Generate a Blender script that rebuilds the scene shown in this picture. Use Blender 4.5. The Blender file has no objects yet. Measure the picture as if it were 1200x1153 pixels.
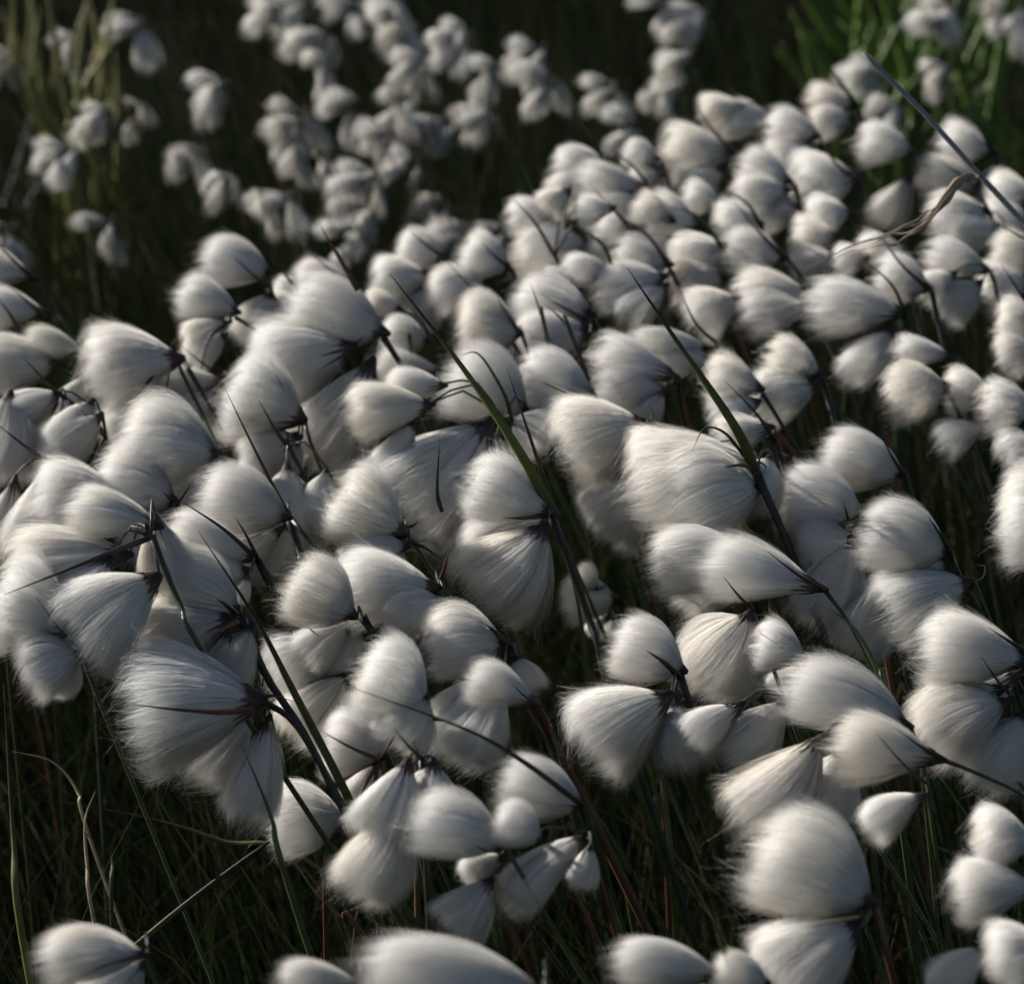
import bpy, math, random
import numpy as np
from mathutils import Vector, Matrix

# ------------------------------------------------------------------ camera, sky, sun, exposure
scene = bpy.context.scene
W_PX, H_PX, F_PX = 1200.0, 1153.0, 3667.0            # photograph size and focal length in its pixels
CAM_Z, PITCH = 0.98, math.radians(22.8)              # camera height, angle below the horizon
CANOPY = 0.48                                        # height of the nearer heads
cam_d = bpy.data.cameras.new('camera')
cam = bpy.data.objects.new('camera', cam_d)
scene.collection.objects.link(cam)
scene.camera = cam
cam.location = (0, 0, CAM_Z)
cam.rotation_euler = (math.pi / 2 - PITCH, 0, 0)
cam_d.sensor_width = 36.0
cam_d.lens = 36.0 * F_PX / W_PX
cam_d.clip_start, cam_d.clip_end = 0.05, 200.0
cam_d.dof.use_dof = True
cam_d.dof.focus_distance = 1.17
cam_d.dof.aperture_fstop = 16.0

SUN = Vector((-0.82, 0.40, 0.42)).normalized()       # towards the sun
world = bpy.data.worlds.new('World')
scene.world = world
world.use_nodes = True
nt = world.node_tree
sky = nt.nodes.new('ShaderNodeTexSky')
sky.sky_type = 'NISHITA'
sky.sun_disc = False
sky.sun_elevation = math.asin(SUN.z)
sky.sun_rotation = math.atan2(SUN.x, SUN.y)
bg = nt.nodes['Background']
nt.links.new(sky.outputs[0], bg.inputs[0])
bg.inputs[1].default_value = 0.062
sun_d = bpy.data.lights.new('sun', 'SUN')
sun_d.energy = 4.8
sun_d.angle = math.radians(0.6)
sun_d.color = (1.0, 0.965, 0.915)
sun = bpy.data.objects.new('sun', sun_d)
scene.collection.objects.link(sun)
sun.rotation_euler = SUN.to_track_quat('Z', 'Y').to_euler()
sun.location = SUN * 8
vs = scene.view_settings
vs.view_transform, vs.look, vs.gamma, vs.exposure = 'Standard', 'None', 1.0, 0.56
vs.use_curve_mapping = False
cy = scene.cycles
cy.use_denoising = True
cy.max_bounces, cy.diffuse_bounces, cy.glossy_bounces = 5, 4, 1
cy.transmission_bounces, cy.transparent_max_bounces = 4, 4
cy.use_adaptive_sampling, cy.adaptive_threshold = True, 0.04
cy.sample_clamp_indirect = 6.0

# ------------------------------------------------------------------ pixels to places
FWD = np.array((0, math.cos(PITCH), -math.sin(PITCH)))
UP = np.array((0, math.sin(PITCH), math.cos(PITCH)))
RIGHT = np.array((1.0, 0, 0))
CAM = np.array((0, 0, CAM_Z))
def pt(x, y, depth):
    return CAM + depth * (FWD + RIGHT * ((x - W_PX / 2) / F_PX) - UP * ((y - H_PX / 2) / F_PX))
def plane_depth(y, z):
    d = FWD - UP * ((y - H_PX / 2) / F_PX)
    return (z - CAM_Z) / d[2]

# ------------------------------------------------------------------ helpers
col = scene.collection
rng = np.random.default_rng(11)
random.seed(5)
def mesh_from(name, v, f, mat, smooth=True, attrs=None, normals=None):
    me = bpy.data.meshes.new(name)
    me.from_pydata([tuple(p) for p in v] if not isinstance(v, np.ndarray) else v.tolist(), [], f if isinstance(f, list) else f.tolist())
    if smooth:
        me.polygons.foreach_set('use_smooth', [True] * len(me.polygons))
    if attrs is not None:
        a = me.attributes.new('tone', 'FLOAT_COLOR', 'POINT')
        a.data.foreach_set('color', np.asarray(attrs, dtype=np.float32).ravel())
    me.materials.append(mat)
    me.update()
    if normals is not None:
        me.normals_split_custom_set_from_vertices(normals.tolist())
    return me
def link(name, data, parent=None, loc=None):
    o = bpy.data.objects.new(name, data)
    col.objects.link(o)
    if parent is not None:
        o.parent = parent
    if loc is not None:
        o.location = loc
    return o
def tag(o, label=None, cat=None, group=None, kind=None):
    if label: o['label'] = label
    if cat: o['category'] = cat
    if group: o['group'] = group
    if kind: o['kind'] = kind
    return o
def smooth_path(p, n):
    """Catmull-Rom through the points."""
    p = np.asarray(p, float)
    if len(p) == 2:
        return p[0] + (p[1] - p[0]) * np.linspace(0, 1, n)[:, None]
    q = np.vstack([2 * p[0] - p[1], p, 2 * p[-1] - p[-2]])
    out = []
    m = len(p) - 1
    for s in np.linspace(0, m, n):
        i = min(int(s), m - 1); t = s - i
        a, b, c, d = q[i], q[i + 1], q[i + 2], q[i + 3]
        out.append(0.5 * (2 * b + (c - a) * t + (2 * a - 5 * b + 4 * c - d) * t * t + (3 * b - a - 3 * c + d) * t ** 3))
    return np.array(out)
def tube_mesh(name, path, radii, mat, sides=6, flat=1.0, face=None):
    """A tapering stalk or (flat < 1) a blade; its wide side turns to 'face'. tone.r runs 0 to 1 along it."""
    path = np.asarray(path); n = len(path)
    tan = np.gradient(path, axis=0)
    tan /= np.linalg.norm(tan, axis=1)[:, None] + 1e-12
    ref = np.asarray(face if face is not None else -FWD, float)
    a = np.cross(tan, ref); a /= np.linalg.norm(a, axis=1)[:, None] + 1e-9
    b = np.cross(a, tan)
    v, t = [], []
    rnd = rng.random()
    for i in range(n):
        for k in range(sides):
            th = 2 * math.pi * k / sides
            v.append(path[i] + radii[i] * (a[i] * math.cos(th) + b[i] * math.sin(th) * flat))
            t.append((i / (n - 1), rnd, 0, 1))
    f = []
    for i in range(n - 1):
        for k in range(sides):
            k2 = (k + 1) % sides
            f.append((i * sides + k, i * sides + k2, (i + 1) * sides + k2, (i + 1) * sides + k))
    f.append(tuple(reversed(range(sides)))); f.append(tuple(range((n - 1) * sides, n * sides)))
    return mesh_from(name, v, f, mat, True, t)

# ------------------------------------------------------------------ materials
def new_mat(name):
    m = bpy.data.materials.new(name); m.use_nodes = True
    n = m.node_tree.nodes
    n.clear()
    return m, n, m.node_tree.links
def ramp(n, stops):
    r = n.new('ShaderNodeValToRGB')
    e = r.color_ramp.elements
    while len(e) < len(stops): e.new(0.5)
    for i, (p, c) in enumerate(stops):
        e[i].position = p; e[i].color = (*c, 1)
    return r
def cotton_mat(name):
    m, n, l = new_mat(name)
    at = n.new('ShaderNodeAttribute'); at.attribute_name = 'tone'
    sep = n.new('ShaderNodeSeparateColor'); l.new(at.outputs['Color'], sep.inputs[0])
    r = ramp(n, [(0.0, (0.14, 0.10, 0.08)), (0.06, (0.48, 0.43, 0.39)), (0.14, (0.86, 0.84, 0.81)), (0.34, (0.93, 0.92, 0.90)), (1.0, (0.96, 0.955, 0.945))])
    l.new(sep.outputs[0], r.inputs[0])
    v = n.new('ShaderNodeMapRange'); v.inputs['To Min'].default_value = 0.87; v.inputs['To Max'].default_value = 1.0
    l.new(sep.outputs[1], v.inputs['Value'])
    mul = n.new('ShaderNodeVectorMath'); mul.operation = 'SCALE'
    l.new(r.outputs[0], mul.inputs[0]); l.new(v.outputs[0], mul.inputs['Scale'])
    oi = n.new('ShaderNodeObjectInfo')                           # older tufts are a little creamier
    age = n.new('ShaderNodeMapRange'); age.inputs['From Min'].default_value = 0.45; age.inputs['From Max'].default_value = 1.0
    l.new(oi.outputs['Random'], age.inputs['Value'])
    cream = n.new('ShaderNodeMixRGB'); cream.blend_type = 'MULTIPLY'; cream.inputs[2].default_value = (0.99, 0.968, 0.93, 1)
    l.new(age.outputs[0], cream.inputs[0]); l.new(mul.outputs[0], cream.inputs[1])
    mul = cream
    warm = n.new('ShaderNodeMixRGB'); warm.blend_type = 'MULTIPLY'; warm.inputs[0].default_value = 1
    warm.inputs[2].default_value = (1.0, 0.955, 0.88, 1)
    l.new(mul.outputs[0], warm.inputs[1])
    d = n.new('ShaderNodeBsdfDiffuse'); t = n.new('ShaderNodeBsdfTranslucent')
    l.new(mul.outputs[0], d.inputs[0]); l.new(warm.outputs[0], t.inputs[0])
    mx = n.new('ShaderNodeMixShader'); mx.inputs[0].default_value = 0.50
    l.new(d.outputs[0], mx.inputs[1]); l.new(t.outputs[0], mx.inputs[2])
    g = n.new('ShaderNodeBsdfGlossy'); g.inputs['Roughness'].default_value = 0.42
    m2 = n.new('ShaderNodeMixShader'); m2.inputs[0].default_value = 0.035
    l.new(mx.outputs[0], m2.inputs[1]); l.new(g.outputs[0], m2.inputs[2])
    o = n.new('ShaderNodeOutputMaterial'); l.new(m2.outputs[0], o.inputs[0])
    return m
def leaf_mat(name, stops, rough=0.5, transl=0.25, scale=260.0, var=0.45):
    """Blade or stem: colour runs along tone.r, is streaked by noise, thin enough to pass some light."""
    m, n, l = new_mat(name)
    at = n.new('ShaderNodeAttribute'); at.attribute_name = 'tone'
    sep = n.new('ShaderNodeSeparateColor'); l.new(at.outputs['Color'], sep.inputs[0])
    r = ramp(n, stops); l.new(sep.outputs[0], r.inputs[0])
    tc = n.new('ShaderNodeTexCoord')
    no = n.new('ShaderNodeTexNoise'); no.inputs['Scale'].default_value = scale; no.inputs['Detail'].default_value = 3
    l.new(tc.outputs['Object'], no.inputs['Vector'])
    ad = n.new('ShaderNodeMath'); ad.operation = 'ADD'; l.new(no.outputs[0], ad.inputs[0]); l.new(sep.outputs[1], ad.inputs[1])
    mr = n.new('ShaderNodeMapRange'); mr.inputs['From Min'].default_value = 0.3; mr.inputs['From Max'].default_value = 1.6
    mr.inputs['To Min'].default_value = 1 - var; mr.inputs['To Max'].default_value = 1 + var
    l.new(ad.outputs[0], mr.inputs['Value'])
    sc = n.new('ShaderNodeVectorMath'); sc.operation = 'SCALE'
    l.new(r.outputs[0], sc.inputs[0]); l.new(mr.outputs[0], sc.inputs['Scale'])
    p = n.new('ShaderNodeBsdfPrincipled')
    l.new(sc.outputs[0], p.inputs['Base Color']); p.inputs['Roughness'].default_value = rough
    p.inputs['Specular IOR Level'].default_value = 0.35
    t = n.new('ShaderNodeBsdfTranslucent'); l.new(sc.outputs[0], t.inputs[0])
    mx = n.new('ShaderNodeMixShader'); mx.inputs[0].default_value = transl
    l.new(p.outputs[0], mx.inputs[1]); l.new(t.outputs[0], mx.inputs[2])
    o = n.new('ShaderNodeOutputMaterial'); l.new(mx.outputs[0], o.inputs[0])
    return m
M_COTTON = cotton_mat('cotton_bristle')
M_HUSK = leaf_mat('dark_scale', [(0, (0.018, 0.011, 0.009)), (0.55, (0.035, 0.020, 0.017)), (1, (0.13, 0.085, 0.07))], 0.6, 0.2)
M_STEM = leaf_mat('green_stem', [(0, (0.020, 0.016, 0.012)), (0.12, (0.022, 0.030, 0.013)), (0.5, (0.040, 0.058, 0.020)), (1, (0.045, 0.060, 0.022))], 0.42, 0.0)
M_STEM_DARK = leaf_mat('dark_stem', [(0, (0.014, 0.010, 0.010)), (0.2, (0.018, 0.015, 0.012)), (0.6, (0.026, 0.034, 0.016)), (1, (0.035, 0.050, 0.020))], 0.42, 0.0)
M_STEM_RED = leaf_mat('maroon_stem', [(0, (0.035, 0.013, 0.012)), (0.4, (0.085, 0.028, 0.020)), (0.75, (0.07, 0.055, 0.022)), (1, (0.05, 0.06, 0.022))], 0.45, 0.0)
M_BRACT = leaf_mat('dark_bract', [(0, (0.030, 0.016, 0.013)), (0.3, (0.055, 0.040, 0.022)), (0.7, (0.045, 0.036, 0.020)), (1, (0.022, 0.014, 0.012))], 0.5, 0.15)
M_BRACT_RED = leaf_mat('maroon_bract', [(0, (0.04, 0.014, 0.012)), (0.4, (0.10, 0.035, 0.024)), (1, (0.035, 0.012, 0.012))], 0.5, 0.15)
M_BLADE = leaf_mat('olive_blade', [(0, (0.045, 0.060, 0.020)), (0.35, (0.085, 0.105, 0.022)), (0.66, (0.095, 0.10, 0.025)), (0.80, (0.05, 0.036, 0.020)), (1, (0.030, 0.014, 0.012))], 0.62, 0.3)
M_GREEN = leaf_mat('green_blade', [(0, (0.035, 0.055, 0.016)), (0.6, (0.060, 0.095, 0.022)), (1, (0.085, 0.125, 0.03))], 0.45, 0.4)
M_PALE = leaf_mat('pale_olive_blade', [(0, (0.09, 0.095, 0.03)), (0.6, (0.19, 0.19, 0.06)), (1, (0.24, 0.21, 0.09))], 0.5, 0.45)
M_REED = leaf_mat('reed_blade', [(0, (0.05, 0.09, 0.015)), (0.5, (0.10, 0.18, 0.022)), (1, (0.13, 0.20, 0.03))], 0.45, 0.5)
M_STRAW = leaf_mat('dry_straw', [(0, (0.24, 0.19, 0.125)), (0.5, (0.33, 0.26, 0.17)), (1, (0.36, 0.30, 0.21))], 0.6, 0.25)
M_GREY = leaf_mat('weathered_stalk', [(0, (0.15, 0.155, 0.16)), (0.5, (0.17, 0.165, 0.16)), (1, (0.13, 0.12, 0.11))], 0.38, 0.0)
def grass_mat():
    m, n, l = new_mat('sedge_grass')
    at = n.new('ShaderNodeAttribute'); at.attribute_name = 'tone'
    sep = n.new('ShaderNodeSeparateColor'); l.new(at.outputs['Color'], sep.inputs[0])
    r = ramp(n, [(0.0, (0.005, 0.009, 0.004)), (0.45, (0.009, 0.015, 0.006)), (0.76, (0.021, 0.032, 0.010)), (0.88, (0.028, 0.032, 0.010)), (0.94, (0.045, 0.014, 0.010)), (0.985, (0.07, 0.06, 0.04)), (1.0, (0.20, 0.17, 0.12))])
    l.new(sep.outputs[1], r.inputs[0])
    p = n.new('ShaderNodeBsdfPrincipled'); l.new(r.outputs[0], p.inputs['Base Color'])
    p.inputs['Roughness'].default_value = 0.7; p.inputs['Specular IOR Level'].default_value = 0.03
    t = n.new('ShaderNodeBsdfTranslucent'); l.new(r.outputs[0], t.inputs[0])
    mx = n.new('ShaderNodeMixShader'); mx.inputs[0].default_value = 0.25
    l.new(p.outputs[0], mx.inputs[1]); l.new(t.outputs[0], mx.inputs[2])
    o = n.new('ShaderNodeOutputMaterial'); l.new(mx.outputs[0], o.inputs[0])
    return m
M_GRASS = grass_mat()
def ground_mat():
    m, n, l = new_mat('peat')
    tc = n.new('ShaderNodeTexCoord')
    a = n.new('ShaderNodeTexNoise'); a.inputs['Scale'].default_value = 9; a.inputs['Detail'].default_value = 8
    l.new(tc.outputs['Object'], a.inputs['Vector'])
    r = ramp(n, [(0.3, (0.010, 0.008, 0.006)), (0.55, (0.022, 0.018, 0.011)), (0.75, (0.032, 0.034, 0.014))])
    l.new(a.outputs[0], r.inputs[0])
    p = n.new('ShaderNodeBsdfPrincipled'); l.new(r.outputs[0], p.inputs['Base Color']); p.inputs['Roughness'].default_value = 0.95; p.inputs['Specular IOR Level'].default_value = 0.05
    b = n.new('ShaderNodeBump'); b.inputs['Strength'].default_value = 0.8; b.inputs['Distance'].default_value = 0.03
    l.new(a.outputs[0], b.inputs['Height']); l.new(b.outputs[0], p.inputs['Normal'])
    o = n.new('ShaderNodeOutputMaterial'); l.new(p.outputs[0], o.inputs[0])
    return m
M_PEAT = ground_mat()

# ------------------------------------------------------------------ ground and undergrowth
def ground_z(x, y):
    return 0.018 * np.sin(3.1 * x + 1.0) * np.cos(2.3 * y) + 0.012 * np.sin(7.3 * x + 4.1 * y)
def build_ground():
    xs = np.concatenate([np.linspace(-120, -5, 8), np.linspace(-4, 4, 61), np.linspace(5, 120, 8)])
    ys = np.concatenate([np.linspace(-120, -3, 8), np.linspace(-2, 7, 67), np.linspace(8, 160, 10)])
    v = [(x, y, float(ground_z(x, y))) for y in ys for x in xs]
    nx = len(xs)
    f = [(j * nx + i, j * nx + i + 1, (j + 1) * nx + i + 1, (j + 1) * nx + i) for j in range(len(ys) - 1) for i in range(nx - 1)]
    o = link('ground', mesh_from('ground', v, f, M_PEAT))
    tag(o, kind='structure')
build_ground()

def grass_mesh(name, n, place, height, width, lean, seg=5, seed=1, tone=(0, 1)):
    """n thin blades: place(rng, n) gives roots; bent over by wind and by their own weight."""
    g = np.random.default_rng(seed)
    root = place(g, n)
    h = g.uniform(*height, n); w = g.uniform(*width, n)
    az = g.normal(math.pi * 0.95, 1.1, n)                       # most lean down-wind, to the left
    ln = np.abs(g.normal(0, 1, n)) * lean + 0.05
    curl = g.uniform(0.2, 1.3, n)
    face = g.uniform(0, math.pi, n)
    u = np.linspace(0, 1, seg + 1)
    theta = ln[:, None] + curl[:, None] * (u ** 2)[None, :] * 0.9   # angle from the vertical along the blade
    ds = (h / seg)[:, None]
    r = np.concatenate([np.zeros((n, 1)), np.cumsum(np.sin(theta[:, :-1]) * ds, 1)], 1)
    z = np.concatenate([np.zeros((n, 1)), np.cumsum(np.cos(theta[:, :-1]) * ds, 1)], 1)
    cx = root[:, 0:1] + r * np.cos(az)[:, None]; cyy = root[:, 1:2] + r * np.sin(az)[:, None]
    cz = root[:, 2:3] + z
    side = np.stack([np.cos(face), np.sin(face), np.zeros(n)], 1)
    prof = (1 - u ** 1.6) * 0.97 + 0.03
    P = np.stack([cx, cyy, cz], 2)
    off = side[:, None, :] * (w[:, None] * prof[None, :] * 0.5)[:, :, None]
    A, B = P + off, P - off
    V = np.stack([A, B], 2).reshape(n, -1, 3)
    k = 2 * (seg + 1)
    base = (np.arange(n) * k)[:, None, None]
    q = np.array([(2 * i, 2 * i + 1, 2 * i + 3, 2 * i + 2) for i in range(seg)])[None]
    F = (base + q).reshape(-1, 4)
    tn = g.uniform(tone[0], tone[1], n)
    T = np.zeros((n, k, 4)); T[:, :, 0] = np.repeat(u, 2)[None]; T[:, :, 1] = tn[:, None]; T[:, :, 3] = 1
    return mesh_from(name, V.reshape(-1, 3), F, M_GRASS, True, T.reshape(-1, 4))
def near_place(g, n):
    y = g.uniform(0.35, 2.45, n); x = -0.05 + g.uniform(-1, 1, n) * (0.36 + 0.22 * y)
    return np.stack([x, y, ground_z(x, y)], 1)
def far_place(g, n):
    y = g.uniform(2.0, 5.4, n); x = -0.25 + g.uniform(-1, 1, n) * (0.50 + 0.22 * y)
    return np.stack([x, y, ground_z(x, y)], 1)
tag(link('grass', grass_mesh('grass', 30000, near_place, (0.18, 0.48), (0.0010, 0.0024), 0.42, 6, 3, (0.25, 1.0))),
    'dark thin sedge grass tangled between the cotton grass stems', 'grass', kind='stuff')
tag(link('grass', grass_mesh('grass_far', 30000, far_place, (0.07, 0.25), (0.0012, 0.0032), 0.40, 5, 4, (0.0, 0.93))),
    'dim out of focus grass filling the ground beyond the gap', 'grass', kind='stuff')

# ------------------------------------------------------------------ one cotton tuft: a body of fine bristles swept from the husk
def tuft_mesh(name, seed, hairs, seg, hw, tm, p, e, bend, ragged, core=True):
    g = np.random.default_rng(seed)
    shell = g.random(hairs) < 0.62
    q = np.where(shell, g.uniform(0.66, 1.03, hairs), np.sqrt(g.uniform(0, 0.72, hairs)))
    phi = g.uniform(0, 2 * math.pi, hairs)
    nc = 130                                                      # locks that the bristles gather into
    lock_phi = g.uniform(0, 2 * math.pi, nc); lock_q = np.sqrt(g.uniform(0.1, 1, nc))
    ly, lz = lock_q * np.cos(lock_phi), lock_q * np.sin(lock_phi)
    hy, hz = q * np.cos(phi), q * np.sin(phi)
    near = np.argmin((hy[:, None] - ly[None]) ** 2 + (hz[:, None] - lz[None]) ** 2, 1)
    lock_len = 1 + ragged * g.normal(0, 1, nc)
    lock_dy = g.normal(0, 1, (nc, 2)); lock_r = np.clip(g.normal(0, 0.085, nc), -0.2, 0.2)
    reach = (1 - e * q ** 2.4) * lock_len[near] * np.where(g.random(hairs) < 0.72, g.uniform(0.84, 1.06, hairs), g.uniform(0.40, 0.92, hairs))
    reach = np.minimum(reach, 1.16)
    lob = 1 + 0.09 * np.sin(2 * phi + g.uniform(0, 6)) + 0.06 * np.sin(3 * phi + g.uniform(0, 6)) + 0.03 * np.sin(7 * phi + g.uniform(0, 6))
    u = np.linspace(0, 1, seg + 1)
    x0 = g.uniform(-0.01, 0.10, hairs)
    outer = g.random(hairs) < 0.52                               # shorter bristles that thicken the far half and its fuzzy rim
    q = np.where(outer, np.sqrt(g.uniform(0.05, 1.06, hairs)), q)
    x0 = np.where(outer, g.uniform(0.34, 0.82, hairs), x0)
    reach = np.where(outer, np.minimum((1 - e * q ** 2.4) * lock_len[near] * np.maximum(g.uniform(0.72, 1.03, hairs), g.uniform(0.80, 1.03, hairs)), 1.06), reach)
    reach = np.maximum(reach, x0 + 0.10)
    stray = g.random(hairs) < 0.035                              # long loose threads
    reach = np.where(stray, reach * g.uniform(1.04, 1.22, hairs), reach)
    t = x0[:, None] + (reach - x0)[:, None] * u[None]            # axial place
    def prof(t):
        s = np.sin(np.clip(t / tm, 0, 1) * math.pi / 2) ** p
        return s * (1 - 0.16 * np.clip((t - tm) / (1 - tm), 0, 2) ** 2)
    clump = (0.16 * u ** 2)[None]
    cyk = hy[:, None] * (1 - clump) + ly[near][:, None] * clump
    czk = hz[:, None] * (1 - clump) + lz[near][:, None] * clump
    R = 0.5 * prof(np.maximum(t, 0)) * lob[:, None] * (1 + np.where(outer, g.uniform(0.0, 0.26, hairs), 0.0)[:, None] * u[None] ** 1.5) * (1 + lock_r[near][:, None] * u[None])
    Y = R * cyk; Z = R * czk
    amp = ragged * 0.30
    fly = np.where(stray, 4.5, np.where(g.random(hairs) < 0.08, 3.4, 1.0))
    wob = (g.normal(0, 0.013, (hairs, 2)) * (fly * np.where(outer, 1.9, 1.0))[:, None] + amp * 0.5 * lock_dy[near])
    Y = Y + wob[:, :1] * u[None] ** 2; Z = Z + wob[:, 1:] * u[None] ** 2
    sfreq = g.uniform(2, 5, hairs)[:, None]; sph = g.uniform(0, 6, hairs)[:, None]
    Y += 0.005 * np.sin(sfreq * 3 * u[None] + sph) * u[None]; Z += 0.005 * np.cos(sfreq * 2.6 * u[None] + sph) * u[None]
    Y += bend * 4 * t * (1 - t)
    P = np.stack([t, Y, Z], 2)
    T = np.gradient(P, axis=1); T /= np.linalg.norm(T, axis=2)[:, :, None] + 1e-9
    N = np.stack([np.full(hairs, 0.0), np.cos(phi), np.sin(phi)], 1)
    N = N + g.normal(0, 1, (hairs, 3)) * np.where(shell, 0.35, 0.8)[:, None]
    N = np.repeat(N[:, None, :], seg + 1, 1)
    Wd = np.cross(T, N); Wd /= np.linalg.norm(Wd, axis=2)[:, :, None] + 1e-9
    ww = hw * (1 - 0.88 * u ** 1.7)
    ww = np.minimum(ww, hw * (0.35 + 2.6 * u))
    thin = np.where(outer, 0.68, 1.0)
    off = Wd * (ww[None, :, None] * (g.uniform(0.6, 1.25, hairs) * thin)[:, None, None])
    V = np.stack([P - off, P + off], 2).reshape(hairs, -1, 3)
    k = 2 * (seg + 1)
    base = (np.arange(hairs) * k)[:, None, None]
    qd = np.array([(2 * i, 2 * i + 1, 2 * i + 3, 2 * i + 2) for i in range(seg)])[None]
    F = (base + qd).reshape(-1, 4)
    rnd = g.random(hairs)
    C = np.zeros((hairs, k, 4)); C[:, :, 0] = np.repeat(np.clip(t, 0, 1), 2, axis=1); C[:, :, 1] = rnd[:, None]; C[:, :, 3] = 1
    # bristles shade as the fuzzy body they make up: normals lean out from the tuft's axis, forward at its end
    tn = np.clip(t, 0, 1)
    body = np.stack([1.25 * tn ** 3 - 0.35 * (1 - tn), cyk, czk], 2)
    body = body / (np.linalg.norm(body, axis=2)[:, :, None] + 1e-6) + g.normal(0, 0.24, (hairs, 1, 3))
    body /= np.linalg.norm(body, axis=2)[:, :, None] + 1e-6
    NV = np.repeat(body[:, :, None, :], 2, 2).reshape(-1, 3)
    V = V.reshape(-1, 3); C = C.reshape(-1, 4); F = F.tolist()
    if core:                                                     # the packed heart of the tuft
        m, nr = 12, 20
        b0 = len(V); cv, cc = [], []
        end = 0.62
        cn = []
        for i in range(m + 1):
            tt = end * i / m
            rr = 0.5 * float(prof(np.array(tt))) * 0.62 * math.sqrt(max(0.0, 1 - (max(0, i / m - 0.55) / 0.45) ** 2.2))
            for j in range(nr):
                th = 2 * math.pi * j / nr
                lo = 1 + 0.06 * math.sin(2 * th + seed) + 0.04 * math.sin(3 * th + 2 * seed)
                cv.append((tt, rr * lo * math.cos(th) + bend * 4 * tt * (1 - tt), rr * lo * math.sin(th)))
                cc.append((tt, 0.5, 0, 1)); q3 = np.array((1.25 * tt ** 3 - 0.35 * (1 - tt), math.cos(th), math.sin(th))); cn.append(q3 / np.linalg.norm(q3))
        for i in range(m):
            for j in range(nr):
                j2 = (j + 1) % nr
                F.append((b0 + i * nr + j, b0 + i * nr + j2, b0 + (i + 1) * nr + j2, b0 + (i + 1) * nr + j))
        V = np.vstack([V, np.array(cv)]); C = np.vstack([C, np.array(cc)]); NV = np.vstack([NV, np.array(cn)])
    return mesh_from(name, V, F, M_COTTON, True, C, NV)
FAN, COMET, DOME = [], [], []
for i in range(4):
    FAN.append(tuft_mesh('tuft_fan', 20 + i, 10000, 5, 0.0018, 0.86, 0.85, 0.10 + 0.03 * i, 0.05 + 0.02 * (i % 2), 0.045 + 0.012 * i))
for i in range(3):
    COMET.append(tuft_mesh('tuft_comet', 40 + i, 8500, 5, 0.0018, 0.74, 1.15, 0.20, 0.06 + 0.02 * i, 0.035))
for i in range(4):
    DOME.append(tuft_mesh('tuft_dome', 60 + i, 10000, 5, 0.0018, 0.62, 0.85, 0.19, 0.07 + 0.015 * i, 0.035 + 0.010 * i))
WISP = [tuft_mesh('tuft_wisp', 100 + i, 1500, 4, 0.0062, 0.80, 0.9, 0.12, 0.05, 0.13) for i in range(4)]
SOFT = [tuft_mesh('tuft_soft', 80 + i, 3200, 4, 0.0034, 0.62 + 0.07 * i, 0.95, 0.16, 0.07, 0.085) for i in range(5)]
def husk_mesh(name, seed):
    g = np.random.default_rng(seed)
    teeth = 14; nr = teeth * 2
    v, t = [], []
    rings = [(-0.05, 0.030), (0.02, 0.075), (0.07, 0.105), (0.11, 0.13)]
    for i, (x, r) in enumerate(rings):
        for j in range(nr):
            th = 2 * math.pi * j / nr
            xx, rr = x, r
            if i == 3:
                xx = 0.11 + (g.uniform(0.05, 0.27) if j % 2 == 0 else -0.05); rr = 0.105 + 0.60 * max(0, xx - 0.05)
            v.append((xx, rr * math.cos(th) + 0.10 * xx, rr * math.sin(th)))
            t.append((i / 3, g.random(), 0, 1))
    f = [(i * nr + j, (i + 1) * nr + j, (i + 1) * nr + (j + 1) % nr, i * nr + (j + 1) % nr) for i in range(3) for j in range(nr)]
    f.append(tuple(range(nr)))
    return mesh_from(name, v, f, M_HUSK, True, t)
HUSKS = [husk_mesh('husk', 90 + i) for i in range(4)]

# ------------------------------------------------------------------ one plant
MATS = {'g': M_STEM, 'd': M_STEM_DARK, 'r': M_STEM_RED, 'b': M_BRACT, 'm': M_BRACT_RED, 'o': M_BLADE, 'e': M_GREEN, 's': M_STRAW, 'p': M_PALE, 'y': M_GREY, 'w': M_REED}
def place_tuft(root, rl, base, tip, width, depth, tilt, kind, soft):
    b = pt(*base, depth); e = pt(*tip, depth)
    d = e - b; L = np.linalg.norm(d); x = d / L
    w = width / F_PX * depth
    perp = np.cross(-FWD, x)                                   # in the picture plane, square to the tuft
    if perp @ UP < 0: perp = -perp
    steep = (-x @ UP) > 0.72
    y = -perp if steep else perp
    x = x * math.cos(tilt) + (-FWD) * math.sin(tilt); x /= np.linalg.norm(x)
    z = np.cross(x, y); z /= np.linalg.norm(z); y = np.cross(z, x)
    roll = rng.uniform(-0.45, 0.45)
    y, z = y * math.cos(roll) + z * math.sin(roll), z * math.cos(roll) - y * math.sin(roll)
    L2 = L / max(0.75, math.cos(tilt))
    if kind is None:
        asp = width / math.hypot(tip[0] - base[0], tip[1] - base[1])
        kind = 'c' if asp < 0.62 else ('f' if rng.random() < 0.45 else 'd')
    lib = WISP if soft == 'far' else SOFT if soft else {'c': COMET, 'f': FAN, 'd': DOME}[kind]
    me = lib[rng.integers(len(lib))]
    sx, sy, sz = L2 * 1.02, w * 1.04, w * rng.uniform(0.85, 1.0)
    M = Matrix(((x[0] * sx, y[0] * sy, z[0] * sz, b[0] - rl[0]), (x[1] * sx, y[1] * sy, z[1] * sz, b[1] - rl[1]), (x[2] * sx, y[2] * sy, z[2] * sz, b[2] - rl[2]), (0, 0, 0, 1)))
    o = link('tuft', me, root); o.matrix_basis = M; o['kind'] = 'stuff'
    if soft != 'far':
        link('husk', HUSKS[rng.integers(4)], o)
    return b
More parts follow.
